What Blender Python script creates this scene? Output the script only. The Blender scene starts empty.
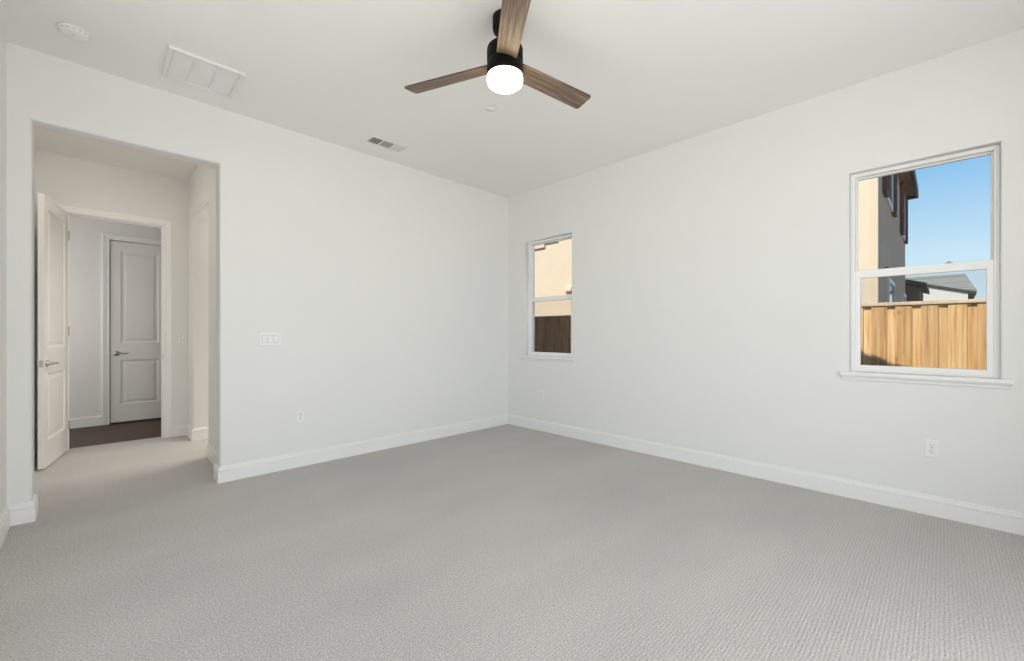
import bpy, bmesh, math, random
from mathutils import Vector, Matrix
random.seed(7)
PI = math.pi
sc = bpy.context.scene
col = sc.collection

# ------------------------------------------------------------------ camera
F_PX = 425.1
cam_d = bpy.data.cameras.new('camera')
cam_d.sensor_width = 36.0
cam_d.lens = 36.0 * F_PX / 1024.0
cam_d.shift_y = 3.6 / 1024.0
cam_d.clip_start = 0.02
cam_d.clip_end = 500
cam = bpy.data.objects.new('camera', cam_d)
cam.location = (0.0, 0.0, 1.2)
cam.rotation_euler = (PI / 2, 0, math.radians(-44.54))
col.objects.link(cam)
sc.camera = cam

# ------------------------------------------------------------------ view
sc.view_settings.view_transform = 'Standard'
sc.view_settings.look = 'None'
sc.view_settings.gamma = 1.0
sc.view_settings.use_curve_mapping = False
sc.view_settings.exposure = 0.0
sc.cycles.max_bounces = 14
sc.cycles.diffuse_bounces = 9
sc.cycles.transparent_max_bounces = 12
sc.cycles.sample_clamp_indirect = 6.0

# ------------------------------------------------------------------ sky and sun
SUN = Vector((1.0, -0.2, -1.25)).normalized()        # the way the sunlight travels
world = bpy.data.worlds.new('world')
sc.world = world
world.use_nodes = True
wn = world.node_tree
wn.nodes.clear()
wtc = wn.nodes.new('ShaderNodeTexCoord')
wsep = wn.nodes.new('ShaderNodeSeparateXYZ')
wr_ = wn.nodes.new('ShaderNodeValToRGB')
els = wr_.color_ramp.elements
while len(els) < 6:
    els.new(.5)
for e_, (p_, c_) in zip(els, ((0.0, (.74, .89, .98)), (.127, (.60, .82, .97)), (.268, (.28, .57, .89)), (.42, (.10, .25, .51)), (.65, (.045, .115, .28)), (1.0, (.03, .07, .19)))):
    e_.position = p_
    e_.color = (*c_, 1)
bg = wn.nodes.new('ShaderNodeBackground')
bg.inputs['Strength'].default_value = 1.0
wo = wn.nodes.new('ShaderNodeOutputWorld')
wn.links.new(wtc.outputs['Generated'], wsep.inputs[0])
wn.links.new(wsep.outputs['Z'], wr_.inputs['Fac'])
wn.links.new(wr_.outputs['Color'], bg.inputs[0])
wn.links.new(bg.outputs[0], wo.inputs[0])

sd = bpy.data.lights.new('sun', 'SUN')
sd.energy = 5.1
sd.angle = math.radians(0.6)
sd.color = (1.0, 0.94, 0.84)
so = bpy.data.objects.new('sun', sd)
so.rotation_euler = SUN.to_track_quat('-Z', 'Y').to_euler()
so.location = (-10, 4, 14)
col.objects.link(so)


def area(name, loc, direction, sx, sy, watts, color):
    d = bpy.data.lights.new(name, 'AREA')
    d.shape = 'RECTANGLE'
    d.size, d.size_y = sx, sy
    d.energy = watts
    d.color = color
    o = bpy.data.objects.new(name, d)
    o.location = loc
    o.rotation_euler = Vector(direction).to_track_quat('-Z', 'Z' if abs(direction[2]) < .9 else 'Y').to_euler()
    col.objects.link(o)
    return o


# unseen fill lights added round the rooms, and the side room's lamp
area('rear_fill', (1.15, -1.06, 1.45), (0, 1, 0.16), 2.9, 2.6, 75, (1.0, 0.992, 0.972))  # added outside the made-up glazed door to brighten the room
area('side_fill', (-.62, 1.75, 1.45), (1, 0, 0.20), 2.4, 2.5, 13, (1.0, 0.992, 0.972))  # added outside the made-up side window to light the right wall
area('bath_lamp', (1.9, 5.5, 2.9), (-0.2, 0, -1), 0.9, 0.9, 38, (1.0, 0.91, 0.82))
area('entry_fill', (.0, 5.0, 2.98), (0, .3, -1), 0.4, 0.4, 4, (1.0, 0.88, 0.74))  # added to lift the entry walls, has no fitting
area('hall_fill', (-1.5, 7.1, 1.55), (1, 0, 0), 0.9, 2.3, 25, (1.0, 0.96, 0.92))  # added for even light along the hall, no window stands there

# ------------------------------------------------------------------ materials


def nt(name):
    m = bpy.data.materials.new(name)
    m.use_nodes = True
    t = m.node_tree
    b = t.nodes['Principled BSDF']
    return m, t, b


def N(t, kind, **kw):
    n = t.nodes.new(kind)
    for k, v in kw.items():
        setattr(n, k, v)
    return n


def coords(t, scale=(1, 1, 1), gen='Object'):
    tc = N(t, 'ShaderNodeTexCoord')
    mp = N(t, 'ShaderNodeMapping')
    mp.inputs['Scale'].default_value = scale
    t.links.new(tc.outputs[gen], mp.inputs['Vector'])
    return mp.outputs['Vector']


def noise(t, vec, scale, detail=3, rough=.5):
    n = N(t, 'ShaderNodeTexNoise')
    n.inputs['Scale'].default_value = scale
    n.inputs['Detail'].default_value = detail
    n.inputs['Roughness'].default_value = rough
    t.links.new(vec, n.inputs['Vector'])
    return n.outputs['Fac']


def ramp(t, fac, stops):
    r = N(t, 'ShaderNodeValToRGB')
    el = r.color_ramp.elements
    while len(el) < len(stops):
        el.new(.5)
    for e, (p, c) in zip(el, stops):
        e.position = p
        e.color = (*c, 1)
    t.links.new(fac, r.inputs['Fac'])
    return r.outputs['Color']


def bump(t, b, height, strength, dist):
    n = N(t, 'ShaderNodeBump')
    n.inputs['Strength'].default_value = strength
    n.inputs['Distance'].default_value = dist
    t.links.new(height, n.inputs['Height'])
    t.links.new(n.outputs['Normal'], b.inputs['Normal'])


def plain(name, c, rough=.5, metal=0.0, var=.03, nscale=20, bmp=0.0, bscale=200):
    m, t, b = nt(name)
    v = coords(t)
    f = noise(t, v, nscale)
    t.links.new(ramp(t, f, [(.3, tuple(x * (1 - var) for x in c)), (.7, tuple(min(1, x * (1 + var)) for x in c))]), b.inputs['Base Color'])
    b.inputs['Roughness'].default_value = rough
    b.inputs['Metallic'].default_value = metal
    if bmp:
        bump(t, b, noise(t, v, bscale, 2), bmp, .002)
    return m


M = {}
M['wall'] = plain('wall_paint', (.80, .80, .785), .75, var=.006, nscale=2, bmp=.12, bscale=160)
M['ceiling'] = plain('ceiling_paint', (.85, .842, .825), .85, var=.006, nscale=2, bmp=.12, bscale=140)
M['trim'] = plain('trim_paint', (.85, .85, .845), .38, var=.004, nscale=3)
M['door'] = plain('door_paint', (.80, .79, .775), .38, var=.004, nscale=3)
M['vinyl'] = plain('white_vinyl', (.89, .89, .885), .35, var=.004, nscale=5)
M['plastic'] = plain('white_plastic', (.84, .84, .83), .35, var=.004, nscale=30)
M['slot'] = plain('dark_slot', (.05, .05, .05), .6)
M['duct'] = plain('duct_dark', (.03, .03, .03), .8)
M['register'] = plain('register_enamel', (.78, .78, .77), .4, var=.004)
M['nickel'] = plain('satin_nickel', (.50, .48, .45), .28, metal=1.0, var=.02, nscale=80)
M['black'] = plain('black_bronze_metal', (.006, .005, .004), .6, metal=.0, var=.1)
M['black'].node_tree.nodes['Principled BSDF'].inputs['Specular IOR Level'].default_value = .12
M['lock'] = plain('dark_lock_metal', (.06, .06, .06), .5)


def mat_carpet():
    m, t, b = nt('grey_ribbed_carpet')
    v = coords(t)
    big = noise(t, coords(t, (.55, 1.3, 1)), 1.6, 3, .55)
    fleck = noise(t, v, 135, 2, .7)
    w = N(t, 'ShaderNodeTexWave', wave_type='BANDS', bands_direction='Y')
    w.inputs['Scale'].default_value = 22.0
    w.inputs['Distortion'].default_value = 2.0
    w.inputs['Detail'].default_value = 2.0
    w.inputs['Detail Scale'].default_value = 6.0
    t.links.new(v, w.inputs['Vector'])
    loops = N(t, 'ShaderNodeTexVoronoi', feature='F1')
    loops.inputs['Scale'].default_value = 85
    t.links.new(coords(t, (.7, 1.4, 1)), loops.inputs['Vector'])
    c1 = ramp(t, fleck, [(.28, (.335, .330, .323)), (.72, (.725, .714, .70))])
    c2 = ramp(t, w.outputs['Fac'], [(0, (.86, .86, .86)), (.55, (1, 1, 1))])
    c3 = ramp(t, big, [(.3, (.93, .93, .935)), (.7, (1.05, 1.045, 1.04))])
    mx = N(t, 'ShaderNodeMix', data_type='RGBA', blend_type='MULTIPLY')
    mx.inputs[0].default_value = 1
    t.links.new(c1, mx.inputs[6]); t.links.new(c2, mx.inputs[7])
    mx2 = N(t, 'ShaderNodeMix', data_type='RGBA', blend_type='MULTIPLY')
    mx2.inputs[0].default_value = 1
    t.links.new(mx.outputs[2], mx2.inputs[6]); t.links.new(c3, mx2.inputs[7])
    t.links.new(mx2.outputs[2], b.inputs['Base Color'])
    b.inputs['Roughness'].default_value = .95
    b.inputs['Specular IOR Level'].default_value = .1
    ad = N(t, 'ShaderNodeMath', operation='SUBTRACT')
    t.links.new(w.outputs['Fac'], ad.inputs[0]); t.links.new(loops.outputs['Distance'], ad.inputs[1])
    bump(t, b, ad.outputs[0], .25, .004)
    return m


def mat_wood(name, stops, stretch, scale, rough=.5, bmp=.15, plank=None):
    """grain runs along the local axis that `stretch` makes small"""
    m, t, b = nt(name)
    v = coords(t, stretch)
    f = noise(t, v, scale, 6, .62)
    c = ramp(t, f, stops)
    fine = noise(t, v, scale * 5, 3, .6)
    mx = N(t, 'ShaderNodeMix', data_type='RGBA', blend_type='MULTIPLY')
    mx.inputs[0].default_value = .55
    t.links.new(c, mx.inputs[6])
    t.links.new(ramp(t, fine, [(.35, (.55, .52, .5)), (.62, (1, 1, 1))]), mx.inputs[7])
    out = mx.outputs[2]
    if plank:
        br = N(t, 'ShaderNodeTexBrick')
        br.inputs['Scale'].default_value = 1.0
        br.inputs['Brick Width'].default_value = plank[0]
        br.inputs['Row Height'].default_value = plank[1]
        br.inputs['Mortar Size'].default_value = .0025
        br.inputs['Color1'].default_value = (.75, .75, .75, 1)
        br.inputs['Color2'].default_value = (1.2, 1.2, 1.2, 1)
        br.inputs['Mortar'].default_value = (.25, .25, .25, 1)
        t.links.new(coords(t), br.inputs['Vector'])
        m2 = N(t, 'ShaderNodeMix', data_type='RGBA', blend_type='MULTIPLY')
        m2.inputs[0].default_value = 1
        t.links.new(out, m2.inputs[6]); t.links.new(br.outputs['Color'], m2.inputs[7])
        out = m2.outputs[2]
    t.links.new(out, b.inputs['Base Color'])
    b.inputs['Roughness'].default_value = rough
    bump(t, b, fine, bmp, .002)
    return m


def mat_fence():
    """pine: each board its own tone (object random), grain along Z, a few knots"""
    m, t, b = nt('pine_fence_wood')
    oi = N(t, 'ShaderNodeObjectInfo')
    tc = N(t, 'ShaderNodeTexCoord')
    off = N(t, 'ShaderNodeVectorMath', operation='SCALE')
    cmb = N(t, 'ShaderNodeCombineXYZ')
    for i in range(3):
        t.links.new(oi.outputs['Random'], cmb.inputs[i])
    off.inputs['Scale'].default_value = 37.0
    t.links.new(cmb.outputs[0], off.inputs[0])
    add = N(t, 'ShaderNodeVectorMath', operation='ADD')
    t.links.new(tc.outputs['Object'], add.inputs[0]); t.links.new(off.outputs[0], add.inputs[1])
    mp = N(t, 'ShaderNodeMapping')
    mp.inputs['Scale'].default_value = (1.6, 1.6, .07)
    t.links.new(add.outputs[0], mp.inputs['Vector'])
    f = noise(t, mp.outputs['Vector'], 22, 5, .6)
    c = ramp(t, f, [(.30, (.60, .33, .12)), (.46, (.83, .56, .26)), (.68, (.95, .75, .46))])
    kn = N(t, 'ShaderNodeTexVoronoi', feature='F1')
    kn.inputs['Scale'].default_value = 5.0
    mk = N(t, 'ShaderNodeMapping'); mk.inputs['Scale'].default_value = (1, 1, .55)
    t.links.new(add.outputs[0], mk.inputs['Vector']); t.links.new(mk.outputs['Vector'], kn.inputs['Vector'])
    k = ramp(t, kn.outputs['Distance'], [(.03, (.40, .26, .16)), (.10, (1, 1, 1))])
    mx = N(t, 'ShaderNodeMix', data_type='RGBA', blend_type='MULTIPLY'); mx.inputs[0].default_value = .8
    t.links.new(c, mx.inputs[6]); t.links.new(k, mx.inputs[7])
    tone = ramp(t, oi.outputs['Random'], [(0, (.80, .70, .58)), (.5, (1.0, .95, .88)), (1, (1.14, 1.16, 1.22))])
    m2 = N(t, 'ShaderNodeMix', data_type='RGBA', blend_type='MULTIPLY'); m2.inputs[0].default_value = 1
    t.links.new(mx.outputs[2], m2.inputs[6]); t.links.new(tone, m2.inputs[7])
    t.links.new(m2.outputs[2], b.inputs['Base Color'])
    b.inputs['Roughness'].default_value = .8
    return m


def mat_glass():
    m = bpy.data.materials.new('window_glass')
    m.use_nodes = True
    t = m.node_tree
    t.nodes.clear()
    o = N(t, 'ShaderNodeOutputMaterial')
    mix = N(t, 'ShaderNodeMixShader')
    fr = N(t, 'ShaderNodeFresnel'); fr.inputs['IOR'].default_value = 1.3
    tr = N(t, 'ShaderNodeBsdfTransparent'); tr.inputs['Color'].default_value = (.99, .99, .985, 1)
    gl = N(t, 'ShaderNodeBsdfGlossy'); gl.inputs['Roughness'].default_value = .02
    ge = N(t, 'ShaderNodeNewGeometry')          # a pane is thin: only its entry face reflects
    inv = N(t, 'ShaderNodeMath', operation='SUBTRACT'); inv.inputs[0].default_value = 1.0
    mul = N(t, 'ShaderNodeMath', operation='MULTIPLY')
    t.links.new(ge.outputs['Backfacing'], inv.inputs[1])
    t.links.new(fr.outputs[0], mul.inputs[0]); t.links.new(inv.outputs[0], mul.inputs[1])
    t.links.new(mul.outputs[0], mix.inputs[0]); t.links.new(tr.outputs[0], mix.inputs[1])
    t.links.new(gl.outputs[0], mix.inputs[2]); t.links.new(mix.outputs[0], o.inputs[0])
    return m


def mat_emit(name, c, s):
    m, t, b = nt(name)
    b.inputs['Base Color'].default_value = (.9, .88, .84, 1)
    b.inputs['Emission Color'].default_value = (*c, 1)
    b.inputs['Emission Strength'].default_value = s
    return m


def mat_tiles():
    m, t, b = nt('grey_roof_tiles')
    v = coords(t)
    br = N(t, 'ShaderNodeTexBrick')
    br.inputs['Scale'].default_value = 1
    br.inputs['Brick Width'].default_value = .3
    br.inputs['Row Height'].default_value = .22
    br.inputs['Mortar Size'].default_value = .02
    br.inputs['Color1'].default_value = (.26, .285, .265, 1)
    br.inputs['Color2'].default_value = (.36, .38, .355, 1)
    br.inputs['Mortar'].default_value = (.15, .16, .15, 1)
    mp = N(t, 'ShaderNodeMapping'); mp.inputs['Rotation'].default_value = (PI / 2, 0, PI / 2)
    tc = N(t, 'ShaderNodeTexCoord')
    t.links.new(tc.outputs['Object'], mp.inputs['Vector']); t.links.new(mp.outputs['Vector'], br.inputs['Vector'])
    t.links.new(br.outputs['Color'], b.inputs['Base Color'])
    b.inputs['Roughness'].default_value = .8
    return m


M['carpet'] = mat_carpet()
M['floorwood'] = mat_wood('dark_floor_planks', [(.3, (.034, .016, .009)), (.7, (.10, .050, .027))], (.12, 1, 1), 14, .5, .05, (1.4, .16))
M['blade'] = mat_wood('walnut_blade_wood', [(.30, (.075, .048, .032)), (.5, (.19, .13, .09)), (.72, (.40, .30, .22))], (.05, 1, 1), 75, .55, .1)
M['bladeedge'] = plain('dark_blade_edge', (.035, .024, .017), .6)
M['fence'] = mat_fence()
M['glass'] = mat_glass()
def mat_screen():
    m = bpy.data.materials.new('fine_insect_mesh')
    m.use_nodes = True
    t = m.node_tree
    b = t.nodes['Principled BSDF']
    b.inputs['Base Color'].default_value = (.08, .08, .08, 1)
    b.inputs['Alpha'].default_value = .10
    return m


M['screen'] = mat_screen()
M['dome'] = mat_emit('lit_opal_glass', (1.0, .86, .62), 22.0)
M['capwood'] = mat_wood('pale_cap_wood', [(.3, (.80, .64, .44)), (.7, (.88, .75, .57))], (1, .06, 1), 20, .8, .1)
M['cream'] = plain('cream_stucco', (.82, .72, .56), .9, var=.03, nscale=3, bmp=.4, bscale=40)
M['creamtrim'] = plain('cream_stucco_trim', (.80, .69, .53), .9, var=.02, nscale=3)
M['shadestucco'] = plain('shaded_side_stucco', (.68, .51, .36), .9, var=.06, nscale=3, bmp=.4, bscale=40)  # darker copy of the stucco, shade put into the unlit side's colour
M['darkstucco'] = plain('added_dark_cladding', (.20, .17, .14), .9, var=.06, nscale=3, bmp=.4, bscale=40)  # dark tone chosen to cut light bounced onto the fence
M['concrete'] = plain('pale_concrete', (.58, .57, .55), .9, var=.06, nscale=4, bmp=.3, bscale=60)
M['shutter'] = plain('maroon_shutter', (.16, .065, .06), .6, var=.1)
M['soffit'] = plain('brown_eave_wood', (.46, .29, .14), .7, var=.15, nscale=6)
M['fascia'] = plain('dark_fascia', (.055, .045, .04), .6)
M['tiles'] = mat_tiles()
M['housewhite'] = plain('white_stucco', (.82, .80, .76), .9, var=.02)
M['brownwall'] = plain('brown_stucco', (.17, .11, .075), .9, var=.08)
M['darkglass'] = plain('dark_window_glass', (.10, .13, .15), .05, var=.02)
M['ground'] = plain('dry_soil', (.11, .09, .07), .95, var=.25, nscale=2, bmp=.4, bscale=20)

# ------------------------------------------------------------------ mesh helpers


class MB:
    def __init__(self):
        self.bm = bmesh.new()

    def face(self, pts):
        vs = [self.bm.verts.new(p) for p in pts]
        return self.bm.faces.new(vs)

    def box(self, x0, x1, y0, y1, z0, z1, bev=0.0, seg=2):
        b = bmesh.new()
        bmesh.ops.create_cube(b, size=1)
        for v in b.verts:
            v.co = Vector(((x0 + x1) / 2 + v.co.x * (x1 - x0), (y0 + y1) / 2 + v.co.y * (y1 - y0), (z0 + z1) / 2 + v.co.z * (z1 - z0)))
        if bev:
            bmesh.ops.bevel(b, geom=list(b.edges), offset=bev, segments=seg, affect='EDGES', profile=.5)
        self.merge(b)
        return self

    def merge(self, b, mat=None):
        if mat is not None:
            bmesh.ops.transform(b, matrix=mat, verts=b.verts)
        vm = [self.bm.verts.new(v.co) for v in b.verts]
        b.verts.index_update()
        for f in b.faces:
            nf = self.bm.faces.new([vm[v.index] for v in f.verts])
            nf.smooth = f.smooth
        b.free()

    def loft(self, loops, closed=True, cap0=False, cap1=False, smooth=False):
        L = [[self.bm.verts.new(p) for p in lp] for lp in loops]
        n = len(L[0])
        for a, b in zip(L, L[1:]):
            for i in range(n if closed else n - 1):
                j = (i + 1) % n
                f = self.bm.faces.new((a[i], a[j], b[j], b[i]))
                f.smooth = smooth
        if cap0:
            self.bm.faces.new(L[0][::-1])
        if cap1:
            self.bm.faces.new(L[-1])
        return self

    def lathe(self, prof, c=(0, 0, 0), axis='Z', n=48, smooth=True):
        """prof: list of (radius, height); closed with caps at both ends"""
        loops = []
        for r, h in prof:
            lp = []
            for i in range(n):
                a = 2 * PI * i / n
                p = (r * math.cos(a), r * math.sin(a), h)
                if axis == 'Y':
                    p = (p[0], p[2], -p[1])
                elif axis == 'X':
                    p = (p[2], p[1], -p[0])
                lp.append((p[0] + c[0], p[1] + c[1], p[2] + c[2]))
            loops.append(lp)
        return self.loft(loops, True, True, True, smooth)

    def prism(self, poly, fn, d0, d1):
        """poly in 2-D, fn(u, v, d) -> xyz"""
        return self.loft([[fn(u, v, d0) for u, v in poly], [fn(u, v, d1) for u, v in poly]], True, True, True)

    def tube(self, pts, rads, n=12):
        pts = [Vector(p) for p in pts]
        loops = []
        for i, p in enumerate(pts):
            d = (pts[min(i + 1, len(pts) - 1)] - pts[max(i - 1, 0)]).normalized()
            up = Vector((0, 0, 1)) if abs(d.z) < .9 else Vector((1, 0, 0))
            s = d.cross(up).normalized()
            u = s.cross(d).normalized()
            r = rads[i]
            ra, rb = r if isinstance(r, tuple) else (r, r)
            loops.append([tuple(p + s * ra * math.cos(2 * PI * k / n) + u * rb * math.sin(2 * PI * k / n)) for k in range(n)])
        return self.loft(loops, True, True, True, True)

    def build(self, name, mat, parent=None, autosmooth=None):
        bm = self.bm
        bmesh.ops.remove_doubles(bm, verts=bm.verts, dist=1e-5)
        bmesh.ops.recalc_face_normals(bm, faces=bm.faces)
        me = bpy.data.meshes.new(name)
        bm.to_mesh(me)
        bm.free()
        me.materials.append(mat)
        o = bpy.data.objects.new(name, me)
        col.objects.link(o)
        if parent:
            o.parent = parent
        return o


def sharp(o, deg=35):
    """smooth shading with hard edges past `deg`"""
    me = o.data
    for p in me.polygons:
        p.use_smooth = True
    me.set_sharp_from_angle(angle=math.radians(deg))
    return o


def tag(o, label, cat, group=None, kind=None):
    o['label'] = label
    o['category'] = cat
    if group:
        o['group'] = group
    if kind:
        o['kind'] = kind
    return o


def empty(name, loc, rz=0.0):
    o = bpy.data.objects.new(name, None)
    o.location = loc
    o.rotation_euler = (0, 0, rz)
    o.empty_display_size = .1
    col.objects.link(o)
    return o


def struct(o, label, cat):
    return tag(o, label, cat, kind='structure')


def wall_mesh(P, U, V, holes, thick, r=0.02, rb=0.0):
    """wall with rounded-corner holes. P(u, v, d) -> xyz; holes (u0, u1, v0, v1); a hole that starts at V[0] is an opening to the floor"""
    m = MB()
    for d, rad in ((0.0, r), (thick, rb)):
        us, vs, ex = {U[0], U[1]}, {V[0], V[1]}, []
        for u0, u1, v0, v1 in holes:
            e = (u0 - rad, u1 + rad, v0 if v0 <= V[0] else v0 - rad, v1 + rad)
            ex.append(e)
            us |= {e[0], e[1]}
            vs |= {e[2], e[3]}
        us, vs = sorted(us), sorted(vs)
        for a, b in zip(us, us[1:]):
            for c, e2 in zip(vs, vs[1:]):
                cu, cv = (a + b) / 2, (c + e2) / 2
                if any(h[0] < cu < h[1] and h[2] < cv < h[3] for h in ex):
                    continue
                m.face([P(a, c, d), P(b, c, d), P(b, e2, d), P(a, e2, d)])
    for u0, u1, v0, v1 in holes:
        floor_open = v0 <= V[0]

        def loop(x, d):
            vb = v0 if floor_open else v0 - x
            return [P(u0 - x, vb, d), P(u0 - x, v1 + x, d), P(u1 + x, v1 + x, d), P(u1 + x, vb, d)]
        L = []
        K = 6
        for i in range(K + 1):
            a = PI / 2 * i / K
            L.append(loop(r * (1 - math.sin(a)), r * (1 - math.cos(a))))
        if rb:
            for i in range(K + 1):
                a = PI / 2 * i / K
                L.append(loop(rb * (1 - math.cos(a)), thick - rb * (1 - math.sin(a))))
        else:
            L.append(loop(0, thick))
        m.loft(L, closed=not floor_open, smooth=True)
    for a, b in (((U[0], V[0]), (U[0], V[1])), ((U[0], V[1]), (U[1], V[1])), ((U[1], V[1]), (U[1], V[0]))):
        m.face([P(*a, 0), P(*b, 0), P(*b, thick), P(*a, thick)])
    return m


BASE_H = .131
BASE_PROF = [(0.0, 0.0), (.0155, 0.0), (.0155, .086), (.0150, .0885), (.0060, .0890), (.0060, .0950), (.0145, .0980), (.0150, .1020),
             (.0135, .1090), (.0115, .1150), (.0110, .1175), (.0040, .1180), (.0040, .1225), (.0085, .1240), (.0070, .1270), (.0045, .1300), (0.0, BASE_H)]
CASE_PROF = [(0.0, 0.0), (.010, 0.0), (.0125, .004), (.0125, .012), (.010, .018), (.0125, .026), (.0165, .048), (.018, .060), (.0165, .069), (.012, .070), (0.0, .070)]


def sweep2d(path, prof, side=1, prev=None, nxt=None, z0=0.0):
    """profile (offset, height) along a plan path with mitred corners; `prev` / `nxt` give the neighbours' points for end mitres"""
    m = MB()
    pts = ([prev] if prev else []) + list(path) + ([nxt] if nxt else [])
    pts = [Vector(p) for p in pts]
    loops = []
    lo = 1 if prev else 0
    for i in range(lo, lo + len(path)):
        p = pts[i]
        n = []
        if i > 0:
            d = (p - pts[i - 1]).normalized()
            n.append(Vector((-d.y, d.x)) * side)
        if i < len(pts) - 1:
            d = (pts[i + 1] - p).normalized()
            n.append(Vector((-d.y, d.x)) * side)
        if len(n) == 2:
            b = (n[0] + n[1])
            off = b / (1 + n[0].dot(n[1]))
        else:
            off = n[0]
        loops.append([(p.x + off.x * q, p.y + off.y * q, z0 + h) for q, h in prof])
    m.loft(loops, True, True, True)
    return m


def casing(P, u0, u1, vtop, z0=0.0):
    """door casing round an opening on the wall plane P(u, v, d), d towards the viewer; three mitred legs"""
    m = MB()
    loops = []
    for k in range(4):
        lp = []
        for d, w in CASE_PROF:
            w = w + .006
            pt = [(u0 - w, z0), (u0 - w, vtop + w), (u1 + w, vtop + w), (u1 + w, z0)][k]
            lp.append(P(pt[0], pt[1], d))
        loops.append(lp)
    m.loft(loops, True, True, True)
    return m


# ------------------------------------------------------------------ the room's measures
H = 3.023
XL, XR = -.387, 3.960            # left and right wall
YB, YR = 4.100, -.78             # wall with the opening, wall behind the camera
OL, OR_, OT = -.282, .726, 2.577  # opening
WT = .165
VX0, VX1, VY = -.43, .80, 6.32   # vestibule
W1 = (3.040, 3.785)
W2 = (-.245, .488)
WZ0, WZ1 = .895, 2.382

GZ = -.22
# ------------------------------------------------------------------ structure
m = MB()
m.box(XL - .2, XR + .2, YR - .2, 6.42, -.12, 0.0)
m.box(.81, 3.2, 4.4, 6.42, -.119, -.001)
struct(m.build('floor', M['carpet']), 'grey ribbed carpet covering the bedroom and entry floor', 'floor')
m = MB()
m.box(-1.6, 3.4, 6.42, 8.1, -.12, -.004)
struct(m.build('floor_hallway', M['floorwood']), 'dark wood plank floor of the hallway beyond the open door', 'floor')
m = MB()
m.box(-1.8, XR + .16, YR - .2, 8.2, H, H + .09)
struct(m.build('ceiling', M['ceiling']), 'plain white painted ceiling carrying the fan', 'ceiling')

wb = wall_mesh(lambda u, v, d: (u, YB + d, v), (XL - .12, XR), (0, H), [(OL, OR_, 0, OT)], WT, .02, .02).build('wall_back', M['wall'])
struct(wb, 'white wall with the wide doorless opening', 'wall')
wr = wall_mesh(lambda u, v, d: (XR + d, u, v), (YR - .12, 9.0), (0, H), [(W1[0], W1[1], WZ0, WZ1), (W2[0], W2[1], WZ0, WZ1)], .16, .014, 0).build('wall_right', M['wall'])
struct(wr, 'white wall with the two windows', 'wall')
we = wall_mesh(lambda u, v, d: (XR + .161 + d, u, v), (YR - .12, 9.0), (GZ, H + .1), [(W1[0], W1[1], WZ0, WZ1), (W2[0], W2[1], WZ0, WZ1)], .02, 0, 0).build('wall_added_skin', M['darkstucco'])  # unseen skin added to keep bounced light off the fence
struct(we, 'unseen dark stucco skin added outside the window wall to dim the fence', 'wall')
WL = (.50, 3.00, .15, 2.75)
wl_ = wall_mesh(lambda u, v, d: (XL - d, u, v), (YR - .14, YB), (0, H), [WL], .12, .014, 0).build('wall_left', M['wall'])
struct(wl_, 'white wall at the far left edge of the photo', 'wall')
PD = (-.28, 3.20, 2.80)
wq = wall_mesh(lambda u, v, d: (u, YR - d, v), (XL, XR), (0, H), [(PD[0], PD[1], 0, PD[2])], .14, .014, 0).build('wall_rear', M['wall'])
struct(wq, 'white wall behind the camera with an added glazed door', 'wall')

# vestibule
VO = (5.06, 5.95, 2.50)
wv = wall_mesh(lambda u, v, d: (VX1 + d, u, v), (YB + WT, VY), (0, H), [(VO[0], VO[1], 0, VO[2])], .20, .014, .014).build('wall_entry_right', M['wall'])
struct(wv, 'right wall of the entry with a doorless opening', 'wall')
m = MB(); m.box(VX0 - .12, VX0, YB + WT, VY, 0, H)
struct(m.build('wall_entry_left', M['wall']), 'left wall of the entry behind the open door', 'wall')
D1 = (-.192, .572, 2.445)
wf = wall_mesh(lambda u, v, d: (u, VY + d, v), (-1.7, 3.3), (0, H), [(D1[0] - .018, D1[1] + .018, 0, D1[2] + .018)], .12, .001, .001).build('wall_entry_back', M['wall'])
struct(wf, 'entry wall that holds the cased doorway to the hallway', 'wall')
HY = 7.78
D2 = (.154, .764, 2.455)
m = wall_mesh(lambda u, v, d: (u, HY + d, v), (-1.7, 3.3), (0, H), [(D2[0], D2[1], 0, D2[2])], .12, .001, .001)
struct(m.build('wall_hallway_back', M['wall']), 'far hallway wall with the closed white door', 'wall')
m = MB(); m.box(-1.72, -1.6, VY + .12, HY, 0, H)
struct(m.build('wall_hallway_left', M['wall']), 'left end wall of the hallway', 'wall')
m = MB(); m.box(3.2, 3.32, YB + WT, HY, 0, H)
struct(m.build('wall_hallway_right', M['wall']), 'right end wall of the hallway and side room', 'wall')

# baseboards
b = sweep2d([(XR, YR + .0), (XR, YB)], BASE_PROF, 1, nxt=(OR_, YB)).build('baseboard_right', M['trim'])
struct(b, 'white moulded baseboard along the window wall', 'baseboard')
b = sweep2d([(XR, YB), (OR_, YB), (OR_, YB + WT), (VX1, YB + WT), (VX1, VO[0])], BASE_PROF, 1, prev=(XR, YR)).build('baseboard_back', M['trim'])
struct(b, 'white moulded baseboard right of the opening, wrapping into it', 'baseboard')
b = sweep2d([(VX0, VY), (VX0, YB + WT), (OL, YB + WT), (OL, YB), (XL, YB)], BASE_PROF, 1, nxt=(XL, YR)).build('baseboard_left', M['trim'])
struct(b, 'white moulded baseboard on the short wall left of the opening', 'baseboard')
b = sweep2d([(XL, YB), (XL, YR)], BASE_PROF, 1, prev=(OL, YB)).build('baseboard_side', M['trim'])
struct(b, 'white baseboard along the left side wall', 'baseboard')
b = sweep2d([(VX1 + .20, VO[1]), (VX1, VO[1]), (VX1, VY), (D1[1] + .08, VY)], BASE_PROF, 1).build('baseboard_entry', M['trim'])
struct(b, 'white baseboard in the far right corner of the entry', 'baseboard')
D2 = (.154, .764, 2.455)
b = sweep2d([(-1.6, HY), (D2[0] - .078, HY)], BASE_PROF, -1).build('baseboard_hallway', M['trim'])
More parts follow.
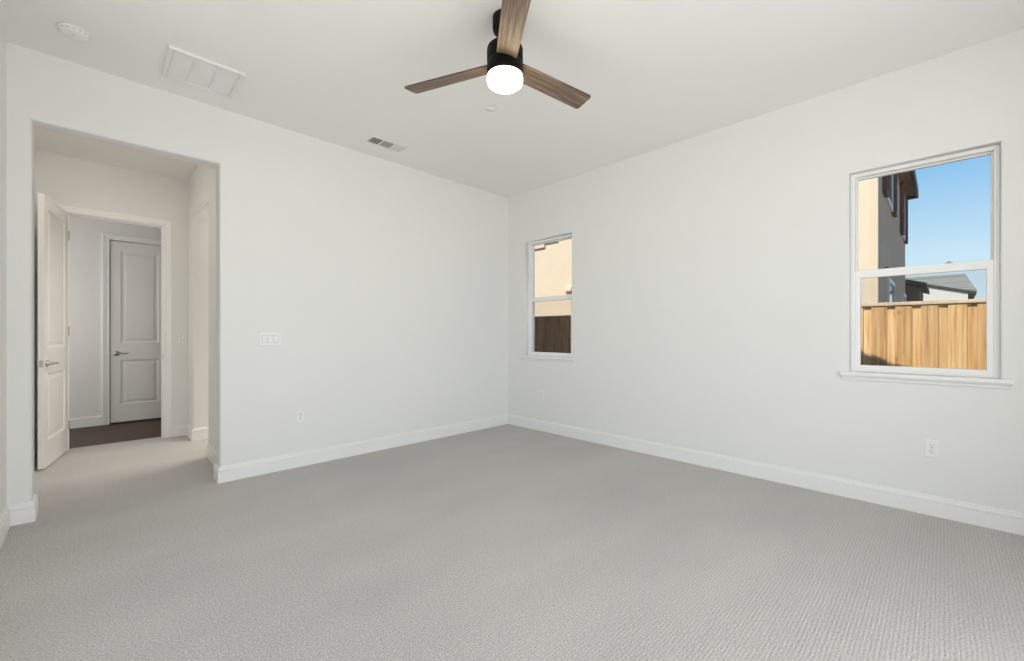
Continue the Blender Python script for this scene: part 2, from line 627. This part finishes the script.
struct(b, 'white baseboard on the hallway wall left of the closed door', 'baseboard')

# ------------------------------------------------------------------ doors


def door_leaf(w, h, t, stile, panels):
    """slab with two moulded panels on both faces: x 0..w, y -t..0, z 0..h"""
    m = MB()
    for face in (0, 1):
        def P(u, v, d):
            return (u, (-d if face == 0 else -t + d), v)
        us = [0, stile, w - stile, w]
        vs = sorted({0, h} | {z for p in panels for z in p})
        for a, b2 in zip(us, us[1:]):
            for c, e in zip(vs, vs[1:]):
                cu, cv = (a + b2) / 2, (c + e) / 2
                if stile < cu < w - stile and any(p[0] < cv < p[1] for p in panels):
                    continue
                m.face([P(a, c, 0), P(b2, c, 0), P(b2, e, 0), P(a, e, 0)])
        for z0, z1 in panels:
            L = []
            for ins, d in ((0, 0), (.003, .003), (.010, .0055), (.016, .010), (.034, .010), (.040, .0085), (.058, .0035)):
                L.append([P(stile + ins, z0 + ins, d), P(w - stile - ins, z0 + ins, d), P(w - stile - ins, z1 - ins, d), P(stile + ins, z1 - ins, d)])
            m.loft(L, True, False, True)
    for (x0, z0), (x1, z1) in (((0, 0), (w, 0)), ((w, 0), (w, h)), ((w, h), (0, h)), ((0, h), (0, 0))):
        m.face([(x0, 0, z0), (x1, 0, z1), (x1, -t, z1), (x0, -t, z0)])
    return m


def lever_handle(y, out, x, z, toward):
    """rose and lever on the face at y; out = +1/-1 away from the face; lever points along toward*x"""
    m = MB()
    m.lathe([(.0, 0), (.032, 0), (.032, .006 * out), (.027, .011 * out), (.013, .013 * out), (.011, .040 * out), (.013, .044 * out), (.0, .046 * out)], (x, y, z), 'Y', 32)
    pts, rads = [], []
    for i in range(9):
        s = i / 8
        pts.append((x + toward * (-.012 + .125 * s), y + out * (.046 + .012 * math.sin(PI * s) - .004 * s), z + .004 * math.sin(2 * PI * s)))
        rads.append((.0075 + .002 * math.sin(PI * s), .0095 - .002 * s))
    m.tube(pts, rads)
    return m


PANELS = [(.235, .835), (1.065, 2.312)]


def make_door(name, w, h, stile, handle_x, toward, label):
    root = empty(name, (0, 0, 0))
    struct(root, label, 'door')
    t = .040
    door_leaf(w, h, t, stile, PANELS).build('door_leaf', M['door'], root)
    lever_handle(0.0, 1, handle_x, .925, toward).build('door_handle', M['nickel'], root)
    lever_handle(-t, -1, handle_x, .925, toward).build('door_handle', M['nickel'], root)
    xe = w if handle_x > w / 2 else 0
    s = 1 if xe else -1
    m = MB(); m.box(min(xe, xe + s * .002), max(xe, xe + s * .002), -t / 2 - .013, -t / 2 + .013, .895, .955, .0006)
    m.box(min(xe, xe + s * .012), max(xe, xe + s * .012), -t / 2 - .006, -t / 2 + .006, .915, .935, .001)
    m.build('latch_plate', M['nickel'], root)
    for z in (.25, 1.22, 2.2):
        m = MB()
        m.lathe([(0, -.05), (.005, -.045), (.005, .045), (0, .05)], (-.004 if xe else w + .004, .006, z), 'Z', 16)
        m.build('hinge', M['nickel'], root)
    return root


d1 = make_door('door_1', .758, 2.425, .105, .698, -1, 'white two-panel door standing open into the entry')
# closed direction is +X from the hinge; it swings towards the room (-Y) past a right angle
d1.location = (D1[0] + .004, VY - .012, .012)
ang = math.atan2(-.987, -.161)
d1.rotation_euler = (0, 0, ang)
d2 = make_door('door_2', D2[1] - D2[0] - .012, 2.432, .10, .058, 1, 'closed white two-panel door at the end of the hallway')
d2.location = (D2[0] + .003, HY - .001, .014)


def P_entry(u, v, d):
    return (u, VY - d, v)


m = casing(P_entry, D1[0], D1[1], D1[2])
struct(m.build('trim_1', M['trim']), 'white casing round the doorway of the open door', 'door casing')
m = MB()   # jamb lining
for (a, b2, c, e) in ((D1[0] - .018, D1[0], 0, D1[2] + .018), (D1[1], D1[1] + .018, 0, D1[2] + .018), (D1[0], D1[1], D1[2], D1[2] + .018)):
    m.box(a, b2, VY - .001, VY + .121, c, e)
for (a, b2, c, e) in ((D1[0], D1[0] + .011, 0, D1[2]), (D1[1] - .011, D1[1], 0, D1[2]), (D1[0] + .011, D1[1] - .011, D1[2] - .011, D1[2])):
    m.box(a, b2, VY + .045, VY + .08, c, e)
j = struct(m.build('trim_2', M['trim']), 'white jamb lining inside the doorway of the open door', 'door jamb')
m = MB(); m.box(D1[1] - .0025, D1[1], VY + .004, VY + .034, .905, .965, .0005)
m.build('strike_plate', M['nickel'], j)
m = casing(lambda u, v, d: (u, HY - d, v), D2[0], D2[1], D2[2])
struct(m.build('trim_3', M['trim']), 'white casing round the closed hallway door', 'door casing')
d2.location = (D2[0] + .006, HY + .052, .016)
m = MB()   # dark sheet behind the closed leaf, standing in for shade in its gaps
m.box(D2[0] + .0005, D2[1] - .0005, HY + .056, HY + .115, .0, D2[2] - .0005)
struct(m.build('gap_shade', M['slot']), 'dark sheet standing in for the shaded gap behind the closed hallway door', 'door jamb')

# glazed door added behind the camera to let light in (closed, two sliding panels)
pd = struct(empty('added_door', (0, YR - .07, 0)), 'unseen sliding glass door added behind the camera to light the room', 'door')


def ring(m, x0, x1, z0, z1, w, y0, y1):
    m.box(x0, x0 + w, y0, y1, z0, z1)
    m.box(x1 - w, x1, y0, y1, z0, z1)
    m.box(x0 + w, x1 - w, y0, y1, z1 - w, z1)
    m.box(x0 + w, x1 - w, y0, y1, z0, z0 + w)


m = MB(); ring(m, PD[0], PD[1], 0, PD[2], .045, -.05, .05); m.build('door_frame', M['vinyl'], pd)
xm = (PD[0] + PD[1]) / 2
for x0, x1, y in ((PD[0] + .045, xm + .03, .022), (xm - .03, PD[1] - .045, -.022)):
    m = MB(); ring(m, x0, x1, .045, PD[2] - .045, .055, y - .018, y + .018)
    s = m.build('sliding_panel', M['vinyl'], pd)
    m = MB(); m.box(x0 + .055, x1 - .055, y - .003, y + .003, .10, PD[2] - .10)
    m.build('pane', M['glass'], s)

# fixed side window added out of view to even the room's light
pw = struct(empty('added_window', (XL - .07, (WL[0] + WL[1]) / 2, 0)), 'large fixed window added unseen in the left wall to light the room', 'window')
hw_ = (WL[1] - WL[0]) / 2
m = MB()
ring(m, -hw_, hw_, WL[2], WL[3], .05, -.03, .03)
m.box(-.025, .025, -.03, .03, WL[2] + .05, WL[3] - .05)
for v in m.bm.verts:
    v.co = Vector((v.co.y, v.co.x, v.co.z))
m.build('window_frame', M['vinyl'], pw)
for a, b2 in ((-hw_ + .05, -.025), (.025, hw_ - .05)):
    m = MB(); m.box(-.003, .003, a, b2, WL[2] + .05, WL[3] - .05); m.build('pane', M['glass'], pw)

# ------------------------------------------------------------------ windows


def make_window(name, w, label):
    y0, y1 = w
    root = struct(empty(name, (XR, (y0 + y1) / 2, .925)), label, 'window')
    cy, cz = (y0 + y1) / 2, .925

    def B(m, a, b2, d0, d1_, z0, z1, bev=.003):
        m.box(d0, d1_, a - cy, b2 - cy, z0 - cz, z1 - cz, bev, 2)
    zt, zb = WZ1, .925
    fw = .026
    m = MB()
    B(m, y0, y0 + fw, .056, .158, zb, zt); B(m, y1 - fw, y1, .056, .158, zb, zt)
    B(m, y0 + fw - .002, y1 - fw + .002, .056, .158, zt - fw, zt); B(m, y0 + fw - .002, y1 - fw + .002, .056, .158, zb, zb + .020)
    m.build('window_frame', M['vinyl'], root)
    # upper fixed light, set further out
    m = MB()
    a, b2, z0, z1 = y0 + fw, y1 - fw, 1.632, zt - fw
    s = .010
    for q in ((a, a + s, z0, z1), (b2 - s, b2, z0, z1), (a + s, b2 - s, z1 - s, z1), (a + s, b2 - s, z0, z0 + .02)):
        B(m, q[0], q[1], .100, .132, q[2], q[3], .002)
    up = m.build('upper_sash', M['vinyl'], root)
    m = MB(); m.box(.114, .119, a + s - cy, b2 - s - cy, z0 + .02 - cz, z1 - s - cz)
    m.build('pane', M['glass'], up)
    # lower sliding sash
    m = MB()
    a, b2, z0, z1 = y0 + fw - .0, y1 - fw, zb + .018, 1.668
    s = .030
    for q in ((a, a + s, z0, z1), (b2 - s, b2, z0, z1), (a + s - .002, b2 - s + .002, 1.612, z1), (a + s - .002, b2 - s + .002, z0, z0 + .030)):
        B(m, q[0], q[1], .062, .096, q[2], q[3], .003)
    lo = m.build('lower_sash', M['vinyl'], root)
    m = MB(); m.box(.080, .085, a + s - cy, b2 - s - cy, z0 + .030 - cz, 1.612 - cz)
    m.build('pane', M['glass'], lo)
    for dy in ((-.145, .165) if name == 'window_2' else ()):
        m = MB()
        B(m, cy + dy - .018, cy + dy + .018, .068, .092, 1.668, 1.673, .002)
        B(m, cy + dy - .008, cy + dy + .010, .064, .084, 1.673, 1.681, .003)
        m.build('sash_lock', M['lock'] if dy > 0 else M['nickel'], lo)
    m = MB(); m.box(.140, .1405, y0 + fw - cy, y1 - fw - cy, zb + .02 - cz, 1.63 - cz)
    m.build('insect_screen', M['screen'], root)
    # stool and apron
    m = MB()
    B(m, y0 - .052, y1 + .052, -.034, -.0005, .897, .925, .006)
    B(m, y0 + .0005, y1 - .0005, -.002, .057, .8955, .925, .001)
    m.build('window_sill', M['trim'], root)
    m = MB()
    prof = [(0, 0), (-.010, 0), (-.013, .006), (-.013, .014), (-.019, .022), (-.024, .030), (0, .030)]
    za = .867
    m.loft([[(d, yy - cy, za + z - cz) for d, z in prof] for yy in (y0 - .040, y1 + .040)], True, True, True)
    m.build('apron', M['trim'], root)
    return root


make_window('window_1', W1, 'narrow white sash window near the room corner, brown fence outside')
make_window('window_2', W2, 'large white sash window at right showing blue sky and sunlit fence')

# ------------------------------------------------------------------ ceiling fan
hub = Vector((1.685, 1.770, 0))
fan = tag(empty('ceiling_fan', (hub.x, hub.y, H)), 'three-blade ceiling fan of brown wood and black metal with a lit dome', 'ceiling fan')


def z_(z):
    return z - H


m = MB(); m.lathe([(0, 0), (.066, 0), (.071, -.004), (.071, -.068), (.066, -.086), (.050, -.100), (.024, -.108), (0, -.108)])
m.build('ceiling_canopy', M['black'], fan)
m = MB(); m.lathe([(0, z_(2.920)), (.0135, z_(2.920)), (.0135, z_(2.835)), (0, z_(2.835))], n=24)
m.build('downrod', M['black'], fan)
m = MB(); m.lathe([(0, z_(2.862)), (.022, z_(2.862)), (.026, z_(2.850)), (.088, z_(2.848)), (.099, z_(2.842)), (.1035, z_(2.830)), (.1035, z_(2.768)), (.1010, z_(2.766)),
                   (.1010, z_(2.757)), (.1025, z_(2.755)), (.1025, z_(2.681)), (0, z_(2.681))], n=64)
sharp(m.build('motor_housing', M['black'], fan), 40)
prof = [(0, z_(2.680)), (.1000, z_(2.680)), (.1015, z_(2.674))]
for i in range(11):
    a = PI / 2 * i / 10
    prof.append((.0615 + .040 * math.cos(a), z_(2.654) - .032 * math.sin(a)))
prof.append((0, z_(2.621)))
m = MB(); m.lathe(prof, n=64)
m.build('light_dome', M['dome'], fan)
CAM_FWD = math.atan2(.7127, .7014)
for k, deg in enumerate((-67.3, 52.7, 172.7)):
    az = CAM_FWD - math.radians(deg)          # degrees are clockwise from the view direction
    # outline of a blade with rounded tip corners, long axis x
    r0, r1, w0, w1, rc = .092, .662, .058, .068, .022
    out = [(r0, w0), (r1 - rc, w1)]
    for i in range(1, 9):
        a = PI / 2 * (1 - i / 8)
        out.append((r1 - rc + rc * math.cos(a), w1 - rc + rc * math.sin(a)))
    out2 = [(x, -y) for x, y in out[::-1]]
    poly = out + out2
    m = MB()
    th = .0045
    L = []
    for ins, z in ((.0025, -th), (0, -th + .0022), (0, th - .0022), (.0025, th)):
        L.append([(x - (ins if x > .3 else -ins * 0), y - math.copysign(ins, y), z) for x, y in poly])
    m.loft(L, True, True, True)
    bl = m.build('blade', M['blade'], fan)
    bl.data.materials.append(M['bladeedge'])
    for p in bl.data.polygons:
        if abs(p.normal.z) < .5:
            p.material_index = 1
    bl.location = (0, 0, z_(2.747))
    # pitch about the long axis: the clockwise edge (local -y) rises
    bl.matrix_local = Matrix.Translation((0, 0, z_(2.747))) @ Matrix.Rotation(az, 4, 'Z') @ Matrix.Rotation(math.radians(-13), 4, 'X')
    m = MB()
    m.box(.085, .150, -.024, .024, th + .0005, th + .006, .002)
    for sx, sy in ((.118, .014), (.118, -.014), (.140, 0)):
        m.lathe([(0, th + .005), (.005, th + .005), (.004, th + .009), (0, th + .0095)], (sx, sy, 0), n=12)
    m.build('blade_bracket', M['black'], bl)

# ------------------------------------------------------------------ ceiling fittings
# square return grille of three panels
gr = tag(empty('air_grille', (.547, 3.631, H)), 'square white ceiling air grille of three panels, near the opening', 'air vent')
hw = .211
m = MB()
for (x0, x1, y0, y1) in ((-hw, -hw + .026, -hw, hw), (hw - .026, hw, -hw, hw), (-hw + .026, hw - .026, -hw, -hw + .026), (-hw + .026, hw - .026, hw - .026, hw)):
    m.box(x0, x1, y0, y1, -.020, 0, .003)
m.build('frame', M['register'], gr)
pw = (2 * (hw - .026) - 2 * .020) / 3
for i in range(2):
    x = -hw + .026 + pw * (i + 1) + .020 * i
    m = MB(); m.box(x, x + .020, -hw + .026, hw - .026, -.011, -.001, .001)
    m.build('divider', M['register'], gr)
for i in range(3):
    x0 = -hw + .026 + i * (pw + .020)
    m = MB()
    n = 26
    for k in range(n):
        y = -hw + .028 + (2 * hw - .056) * (k + .5) / n
        m.prism([(y - .0085, -.0025), (y + .0065, -.0095), (y + .0065, -.0082), (y - .0085, -.0012)], lambda u, v, d: (d, u, v), x0 + .0005, x0 + pw - .0005)
    m.build('louver_panel', M['register'], gr)

# small three-way supply register
rg = tag(empty('air_register', (2.006, 3.754, H)), 'small oblong ceiling air register with dark slots, near the back wall', 'air vent')
hx, hy = .178, .078
m = MB()
for (x0, x1, y0, y1) in ((-hx, -hx + .014, -hy, hy), (hx - .014, hx, -hy, hy), (-hx + .014, hx - .014, -hy, -hy + .014), (-hx + .014, hx - .014, hy - .014, hy)):
    m.box(x0, x1, y0, y1, -.007, 0, .002)
for x in (-.056, .056):
    m.box(x - .005, x + .005, -hy + .014, hy - .014, -.006, 0, .001)
m.build('frame', M['register'], rg)
m = MB(); m.box(-hx + .016, hx - .016, -hy + .016, hy - .016, -.0012, -.0002)
m.build('duct_opening', M['duct'], rg)
m = MB()
for k in range(5):
    x = -hx + .018 + .099 * (k + .62) / 5
    m.prism([(x - .0048, -.0062), (x + .0042, -.0034), (x + .0042, -.0028), (x - .0048, -.0056)], lambda u, v, d: (u, d, v), -hy + .018, hy - .018)
m.build('louver_bank', M['register'], rg)
m = MB()
for k in range(6):
    y = -hy + .018 + .12 * (k + .5) / 6
    m.prism([(y - .0028, -.0042), (y + .0028, -.0052), (y + .0028, -.0046), (y - .0028, -.0036)], lambda u, v, d: (d, u, v), -.051, .051)
m.build('louver_bank', M['register'], rg)
m = MB()
for k in range(6):
    x = .061 + .099 * (k + .45) / 6
    m.prism([(x - .005, -.0025), (x + .005, -.0065), (x + .005, -.0059), (x - .005, -.0019)], lambda u, v, d: (u, d, v), -hy + .018, hy - .018)
m.build('louver_bank', M['register'], rg)

# smoke detector
sm = tag(empty('smoke_detector', (-.084, 3.668, H)), 'round white smoke detector on the ceiling in the upper left corner', 'smoke detector')
m = MB(); m.lathe([(0, 0), (.074, 0), (.074, -.010), (.070, -.012), (0, -.012)]); m.build('base_plate', M['plastic'], sm)
m = MB(); m.lathe([(0, -.012), (.066, -.012), (.068, -.016), (.066, -.020), (.058, -.026), (.036, -.029), (0, -.030)]); sharp(m.build('cover', M['plastic'], sm), 50)
m = MB(); m.lathe([(0, -.029), (.009, -.029), (.009, -.0315), (0, -.032)], (.0, -.012, 0), n=24); m.build('test_button', M['register'], sm)
m = MB()
for k in range(16):
    a = 2 * PI * k / 16
    q = bmesh.new(); bmesh.ops.create_cube(q, size=1)
    m.merge(q, Matrix.Rotation(a, 4, 'Z') @ Matrix.Translation((.0668, 0, -.0175)) @ Matrix.Diagonal((.003, .012, .003, 1)))
m.build('vent_slots', M['nickel'], sm)

# flush sprinkler cover
sp = tag(empty('sprinkler_cover', (2.286, 2.566, H)), 'small flat white disc on the ceiling just below the fan', 'sprinkler cover')
m = MB(); m.lathe([(0, 0), (.033, 0), (.033, -.005), (0, -.005)], n=40); m.build('cup', M['duct'], sp)
m = MB(); m.lathe([(0, -.005), (.042, -.005), (.0425, -.006), (.0415, -.0075), (0, -.0078)], n=48); m.build('cover_plate', M['ceiling'], sp)

# ------------------------------------------------------------------ wall plates
# local frame: x along the wall, y out of the wall (towards local -y), z up


def plate(m, w, h):
    L = []
    for ins, d in ((0, 0), (0, -.002), (.0015, -.0045), (.004, -.0058)):
        L.append([(-w / 2 + ins, d, -h / 2 + ins), (w / 2 - ins, d, -h / 2 + ins), (w / 2 - ins, d, h / 2 - ins), (-w / 2 + ins, d, h / 2 - ins)])
    m.loft(L, True, True, True)
    return m


def light_switch(loc, rz, gangs, w, h, label):
    r = tag(empty('light_switch', loc, rz), label, 'light switch')
    m = MB(); plate(m, w, h).build('cover_plate', M['plastic'], r)
    for i in range(gangs):
        x = (i - (gangs - 1) / 2) * .046
        m = MB()
        m.box(x - .0180, x + .0180, -.0062, -.0055, -.0345, .0345)
        m.build('rocker_frame', M['slot'], r)
        m = MB()
        up = 1 if i != 1 else -1
        m.loft([[(x - .0165, -.0060, -.033), (x + .0165, -.0060, -.033), (x + .0165, -.0060, .033), (x - .0165, -.0060, .033)],
                [(x - .0165, -.0070 - .0035 * (up < 0), -.033), (x + .0165, -.0070 - .0035 * (up < 0), -.033),
                 (x + .0165, -.0070 - .0035 * (up > 0), .033), (x - .0165, -.0070 - .0035 * (up > 0), .033)]], True, True, True)
        m.build('rocker', M['plastic'], r)
    return r


def outlet(loc, rz, label, group=None):
    r = tag(empty('wall_outlet', loc, rz), label, 'wall outlet')
    m = MB(); plate(m, .072, .116).build('cover_plate', M['plastic'], r)
    for s in (-1, 1):
        zc = s * .0195
        m = MB()
        pts = []
        for i in range(32):
            a = 2 * PI * i / 32
            pts.append((max(-.0165, min(.0165, .019 * math.cos(a))), zc + .0145 * max(-1, min(1, 1.15 * math.sin(a)))))
        m.prism(pts, lambda u, v, d: (u, d, v), -.0050, -.0078)
        f = m.build('socket_face', M['plastic'], r)
        m = MB()
        m.box(-.0078, -.0054, -.0083, -.0076, zc - .001, zc + .0085)
        m.box(.0054, .0074, -.0083, -.0076, zc - .000, zc + .0075)
        m.lathe([(0, -.0076), (.0028, -.0076), (.0028, -.0083), (0, -.0083)], (0, 0, zc - .0075), 'Y', 16)
        m.build('slots', M['slot'], f)
    m = MB(); m.lathe([(0, -.0055), (.0035, -.0055), (.0030, -.0068), (0, -.007)], (0, 0, 0), 'Y', 16); m.build('screw', M['nickel'], r)
    return r


light_switch((1.091, YB, 1.158), 0, 3, .165, .116, 'white triple light switch on the wall right of the opening')
light_switch((.748, VY, 1.165), 0, 1, .072, .116, 'small white single light switch in the far corner of the entry')
outlet((1.337, YB, .458), 0, 'white wall outlet below the triple light switch')
outlet((XR, 3.495, .447), -PI / 2, 'white wall outlet under the narrow window near the corner')
outlet((XR, .056, .440), -PI / 2, 'white wall outlet below the large window at right')

# ------------------------------------------------------------------ outside
GZ = -.22
m = MB(); m.box(-40, 60, -40, 40, GZ - .3, GZ); struct(m.build('ground', M['ground']), 'bare soil of the side yard outside the windows', 'ground')

m = MB(); m.box(-9, XR + .1, -12, YR - .21, GZ, GZ + .10); m.box(-9, XL - .21, YR - .21, 6, GZ, GZ + .10)  # pale slab added to bounce sunlight into the room
struct(m.build('added_patio', M['concrete']), 'unseen pale concrete slab added behind and left of the bedroom to bounce sunlight', 'added_patio')

# roof of this house: low eave, and a gable that shades the fence beside the narrow window
m = MB()
m.box(-3.0, XR + .55, -3.2, 11.0, H + .10, 3.25)


def yz(u, v, d):
    return (d, u, v)


m.prism([(.80, 3.25), (5.20, 5.20), (9.60, 3.25)], yz, 1.0, XR + .30)
m.prism([(.55, 3.25), (.75, 3.27), (5.20, 5.24), (9.65, 3.27), (9.85, 3.25), (5.20, 5.36)], yz, .8, XR + .55)
struct(m.build('roof', M['soffit']), 'roof of this house over the window wall, with one gable', 'roof')

# fence: board on board with a cap
FX = 6.50
FT = 1.535
fence = tag(empty('wooden_fence', (FX, 2.8, GZ)), 'new pine board fence with flat cap, outside both windows', 'fence')
hgt = FT - GZ
bm_front = None
for i in range(48):
    y = -2.2 + .21 * i - 2.8
    for back in (0, 1):
        m = MB()
        if back:
            m.box(.020, .038, y + .105 - .068, y + .105 + .068, .03, hgt - .01, .0015, 1)
        else:
            m.box(0.0, .018, y - .069, y + .069, .03, hgt - .01, .0015, 1)
        o = m.build('fence_board', M['fence'], fence)
m = MB(); m.box(-.014, .095, -5.1, 5.1, hgt - .010, hgt + .028, .003, 1); m.build('cap_board', M['capwood'], fence)
for z in (.25, .85, 1.5):
    m = MB(); m.box(.038, .076, -5.05, 5.05, z, z + .09); m.build('rail', M['fence'], fence)
for k in range(5):
    m = MB(); m.box(.076, .165, -5.0 + 2.45 * k, -4.91 + 2.45 * k, -.02, hgt - .012); m.build('post', M['fence'], fence)

# neighbour's two-storey house
NX, NY = 8.60, .723
nb = tag(empty('neighbor_house', (NX, NY, GZ)), 'two-storey cream house with maroon shutters, behind the fence', 'house')
L_X, L_Y, TOP = 6.5, 12.0, 5.15 - GZ
m = MB(); m.box(0, L_X, .0, L_Y, 0, TOP)
hb = m.build('house_wall', M['cream'], nb)
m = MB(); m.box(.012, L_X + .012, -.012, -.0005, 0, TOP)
m.build('side_wall', M['shadestucco'], nb)
m = MB(); m.box(-.02, .06, -.014, .084, 0, TOP, .003, 1)
m.build('corner_trim', M['creamtrim'], nb)
# roof with eaves
ez = 4.72 - GZ
m = MB()
oh = .20
x0, x1, y0, y1 = -.42, L_X - .25, -oh - .02, L_Y + .4
m.box(x0, x1, y0, -.013, ez, ez + .045)
m.box(x0, -.021, -.013, y1, ez, ez + .045)
m.build('soffit', M['soffit'], nb)
m = MB()
m.box(x0 - .03, x1 + .03, y0 - .05, y0, ez - .08, ez + .16)
m.box(x0 - .06, x0 - .01, y0 - .05, y1, ez - .08, ez + .16)
m.box(x1, x1 + .04, y0, -.013, ez - .08, ez + .16)
m.build('fascia', M['fascia'], nb)
m = MB()
rz, rt = ez + .15, ez + 1.6
cx = (x0 + x1) / 2
A = [(x0, y0, rz), (x1 + .3, y0, rz), (x1 + .3, y1, rz), (x0, y1, rz)]
B_ = [(cx, y0 + 3, rt), (cx, y1 - 3, rt)]
m.face([A[0], A[1], B_[0]]); m.face([A[1], A[2], B_[1], B_[0]]); m.face([A[2], A[3], B_[1]]); m.face([A[3], A[0], B_[0], B_[1]]); m.face(A[::-1])
m.build('roof', M['tiles'], nb)
# windows on the shaded side (in world X ranges) with shutters upstairs
for xa, xb in ((9.22, 11.35), (13.15, 14.95)):
    a, b2 = xa - NX, xb - NX
    z0, z1 = 3.52 - GZ, 4.66 - GZ
    m = MB(); ring(m, a + .42, b2 - .42, z0 + .02, z1, .07, -.045, -.012)
    w = m.build('window', M['vinyl'], nb)
    m = MB(); m.box(a + .49, b2 - .49, -.028, -.0125, z0 + .09, z1 - .07); m.build('pane', M['darkglass'], w)
    for c in (a, b2 - .40):
        m = MB()
        m.box(c, c + .06, -.075, -.0125, z0, z1); m.box(c + .34, c + .40, -.075, -.0125, z0, z1)
        for zz in (z0, (z0 + z1) / 2 - .04, z1 - .08):
            m.box(c + .06, c + .34, -.070, -.0125, zz, zz + .08)
        n = 22
        for k in range(n):
            zz = z0 + .08 + (z1 - z0 - .16) * (k + .5) / n
            m.prism([(-.066, zz - .018), (-.060, zz - .018), (-.020, zz + .018), (-.026, zz + .018)], lambda u, v, d: (d, u, v), c + .06, c + .34)
        m.build('shutter', M['shutter'], nb)
    # ground floor window below
    m = MB(); ring(m, a + .75, b2 - .10, .75, 2.20 - GZ, .08, -.05, -.012)
    w = m.build('window', M['vinyl'], nb)
    m = MB(); m.box(a + .83, b2 - .18, -.030, -.0125, .83, 2.12 - GZ); m.build('pane', M['darkglass'], w)
# trims and vent hood on the sunlit side, seen through the narrow window
m = MB()
m.box(-.06, -.0005, 7.02 - NY, 9.6 - NY, 3.63 - GZ, 3.75 - GZ, .008, 2)
m.box(-.045, -.0005, 7.47 - NY, 9.2 - NY, 3.51 - GZ, 3.63 - GZ, .006, 2)
m.build('window_sill', M['creamtrim'], nb)
m = MB()
ring(m, 7.55 - NY, 9.1 - NY, 3.76 - GZ, 4.62 - GZ, .07, -.03, 0)
for v in m.bm.verts:
    v.co = Vector((v.co.y, v.co.x, v.co.z))
w = m.build('window', M['vinyl'], nb)
m = MB(); m.box(-.015, -.0005, 7.62 - NY, 9.03 - NY, 3.83 - GZ, 4.55 - GZ); m.build('pane', M['darkglass'], w)
m = MB()
m.prism([(-.0005, 2.28), (-.055, 2.28), (-.06, 2.31), (-.045, 2.40), (-.0005, 2.40)], lambda u, v, d: (u, d, v - GZ), 6.57 - NY, 6.77 - NY)
m.build('vent_hood', M['creamtrim'], nb)

# far house with a grey tiled hip roof, its sunlit white gable below
fh = tag(empty('tiled_roof_house', (24, -.2, GZ)), 'distant white house with grey tiled roof, right of the shuttered house', 'house')


def at(px, py, X):
    t = (px - 512) / F_PX
    dx, dy = .7014 + .7127 * t, .7127 - .7014 * t
    k = X / dx
    return (X, dy * k, 1.2 + (334.1 - py) / F_PX * k)


def yz_at(px, py, X):
    p = at(px, py, X)
    return (p[1] + .2, p[2] - GZ)


a1, a2 = yz_at(916, 282.5, 24), yz_at(976.5, 291.5, 24)
wl, wr_ = yz_at(921, 300, 24)[0], yz_at(968, 300, 24)[0]


def rake(y, drop=0):
    return a1[1] + (a2[1] - a1[1]) * (y - a1[0]) / (a2[0] - a1[0]) - drop


m = MB(); m.prism([(wl, 0), (wr_, 0), (wr_, rake(wr_, .10)), (wl, rake(wl, .10))], yz, 0, 6)
m.build('gable_wall', M['housewhite'], fh)
m = MB(); m.prism([(a1[0] + .3, rake(a1[0] + .3)), a2, (a2[0], a2[1] - .10), (a1[0] + .3, rake(a1[0] + .3, .10))], yz, -.05, 6.4)
m.build('eave', M['fascia'], fh)
m = MB()   # hip roof behind the rake
r0, r1 = yz_at(880, 277.5, 27), yz_at(965, 273.5, 27)
e0, e1 = yz_at(880, 291, 24.2), yz_at(977.5, 290.5, 24.2)
bot = [(.35, e0[0], e1[1]), (.35, e1[0], e1[1]), (6.2, e1[0] - .1, e1[1]), (6.2, e0[0], e1[1])]
rr = [(3, r0[0], r1[1]), (3, r1[0], r1[1])]
m.face([bot[0], bot[1], rr[1], rr[0]]); m.face([bot[1], bot[2], rr[1]]); m.face([bot[2], bot[3], rr[0], rr[1]]); m.face([bot[3], bot[0], rr[0]]); m.face(bot[::-1])
m.build('roof', M['tiles'], fh)

# low brown building between the two
bh = tag(empty('brown_shed', (17, .5, GZ)), 'low dark brown building beside the shuttered house, over the fence', 'shed')
q = [(at(x, y, 17)[1] - .5, at(x, y, 17)[2] - GZ) for x, y in ((893, 281), (927, 286.5), (927, 320), (893, 320))]
m = MB(); m.prism([(q[0][0], 0), (q[0][0], q[0][1]), (q[1][0] + .15, q[1][1] - .02), (q[1][0] + .15, 0)], yz, 0, 3)
m.build('shed_wall', M['brownwall'], bh)
m = MB(); m.prism([(q[0][0], q[0][1] + .005), (q[0][0], q[0][1] + .10), (q[1][0], q[1][1] + .09), (q[1][0], q[1][1] - .02)], yz, -.25, 3.2)
m.build('shed_roof', M['fascia'], bh)
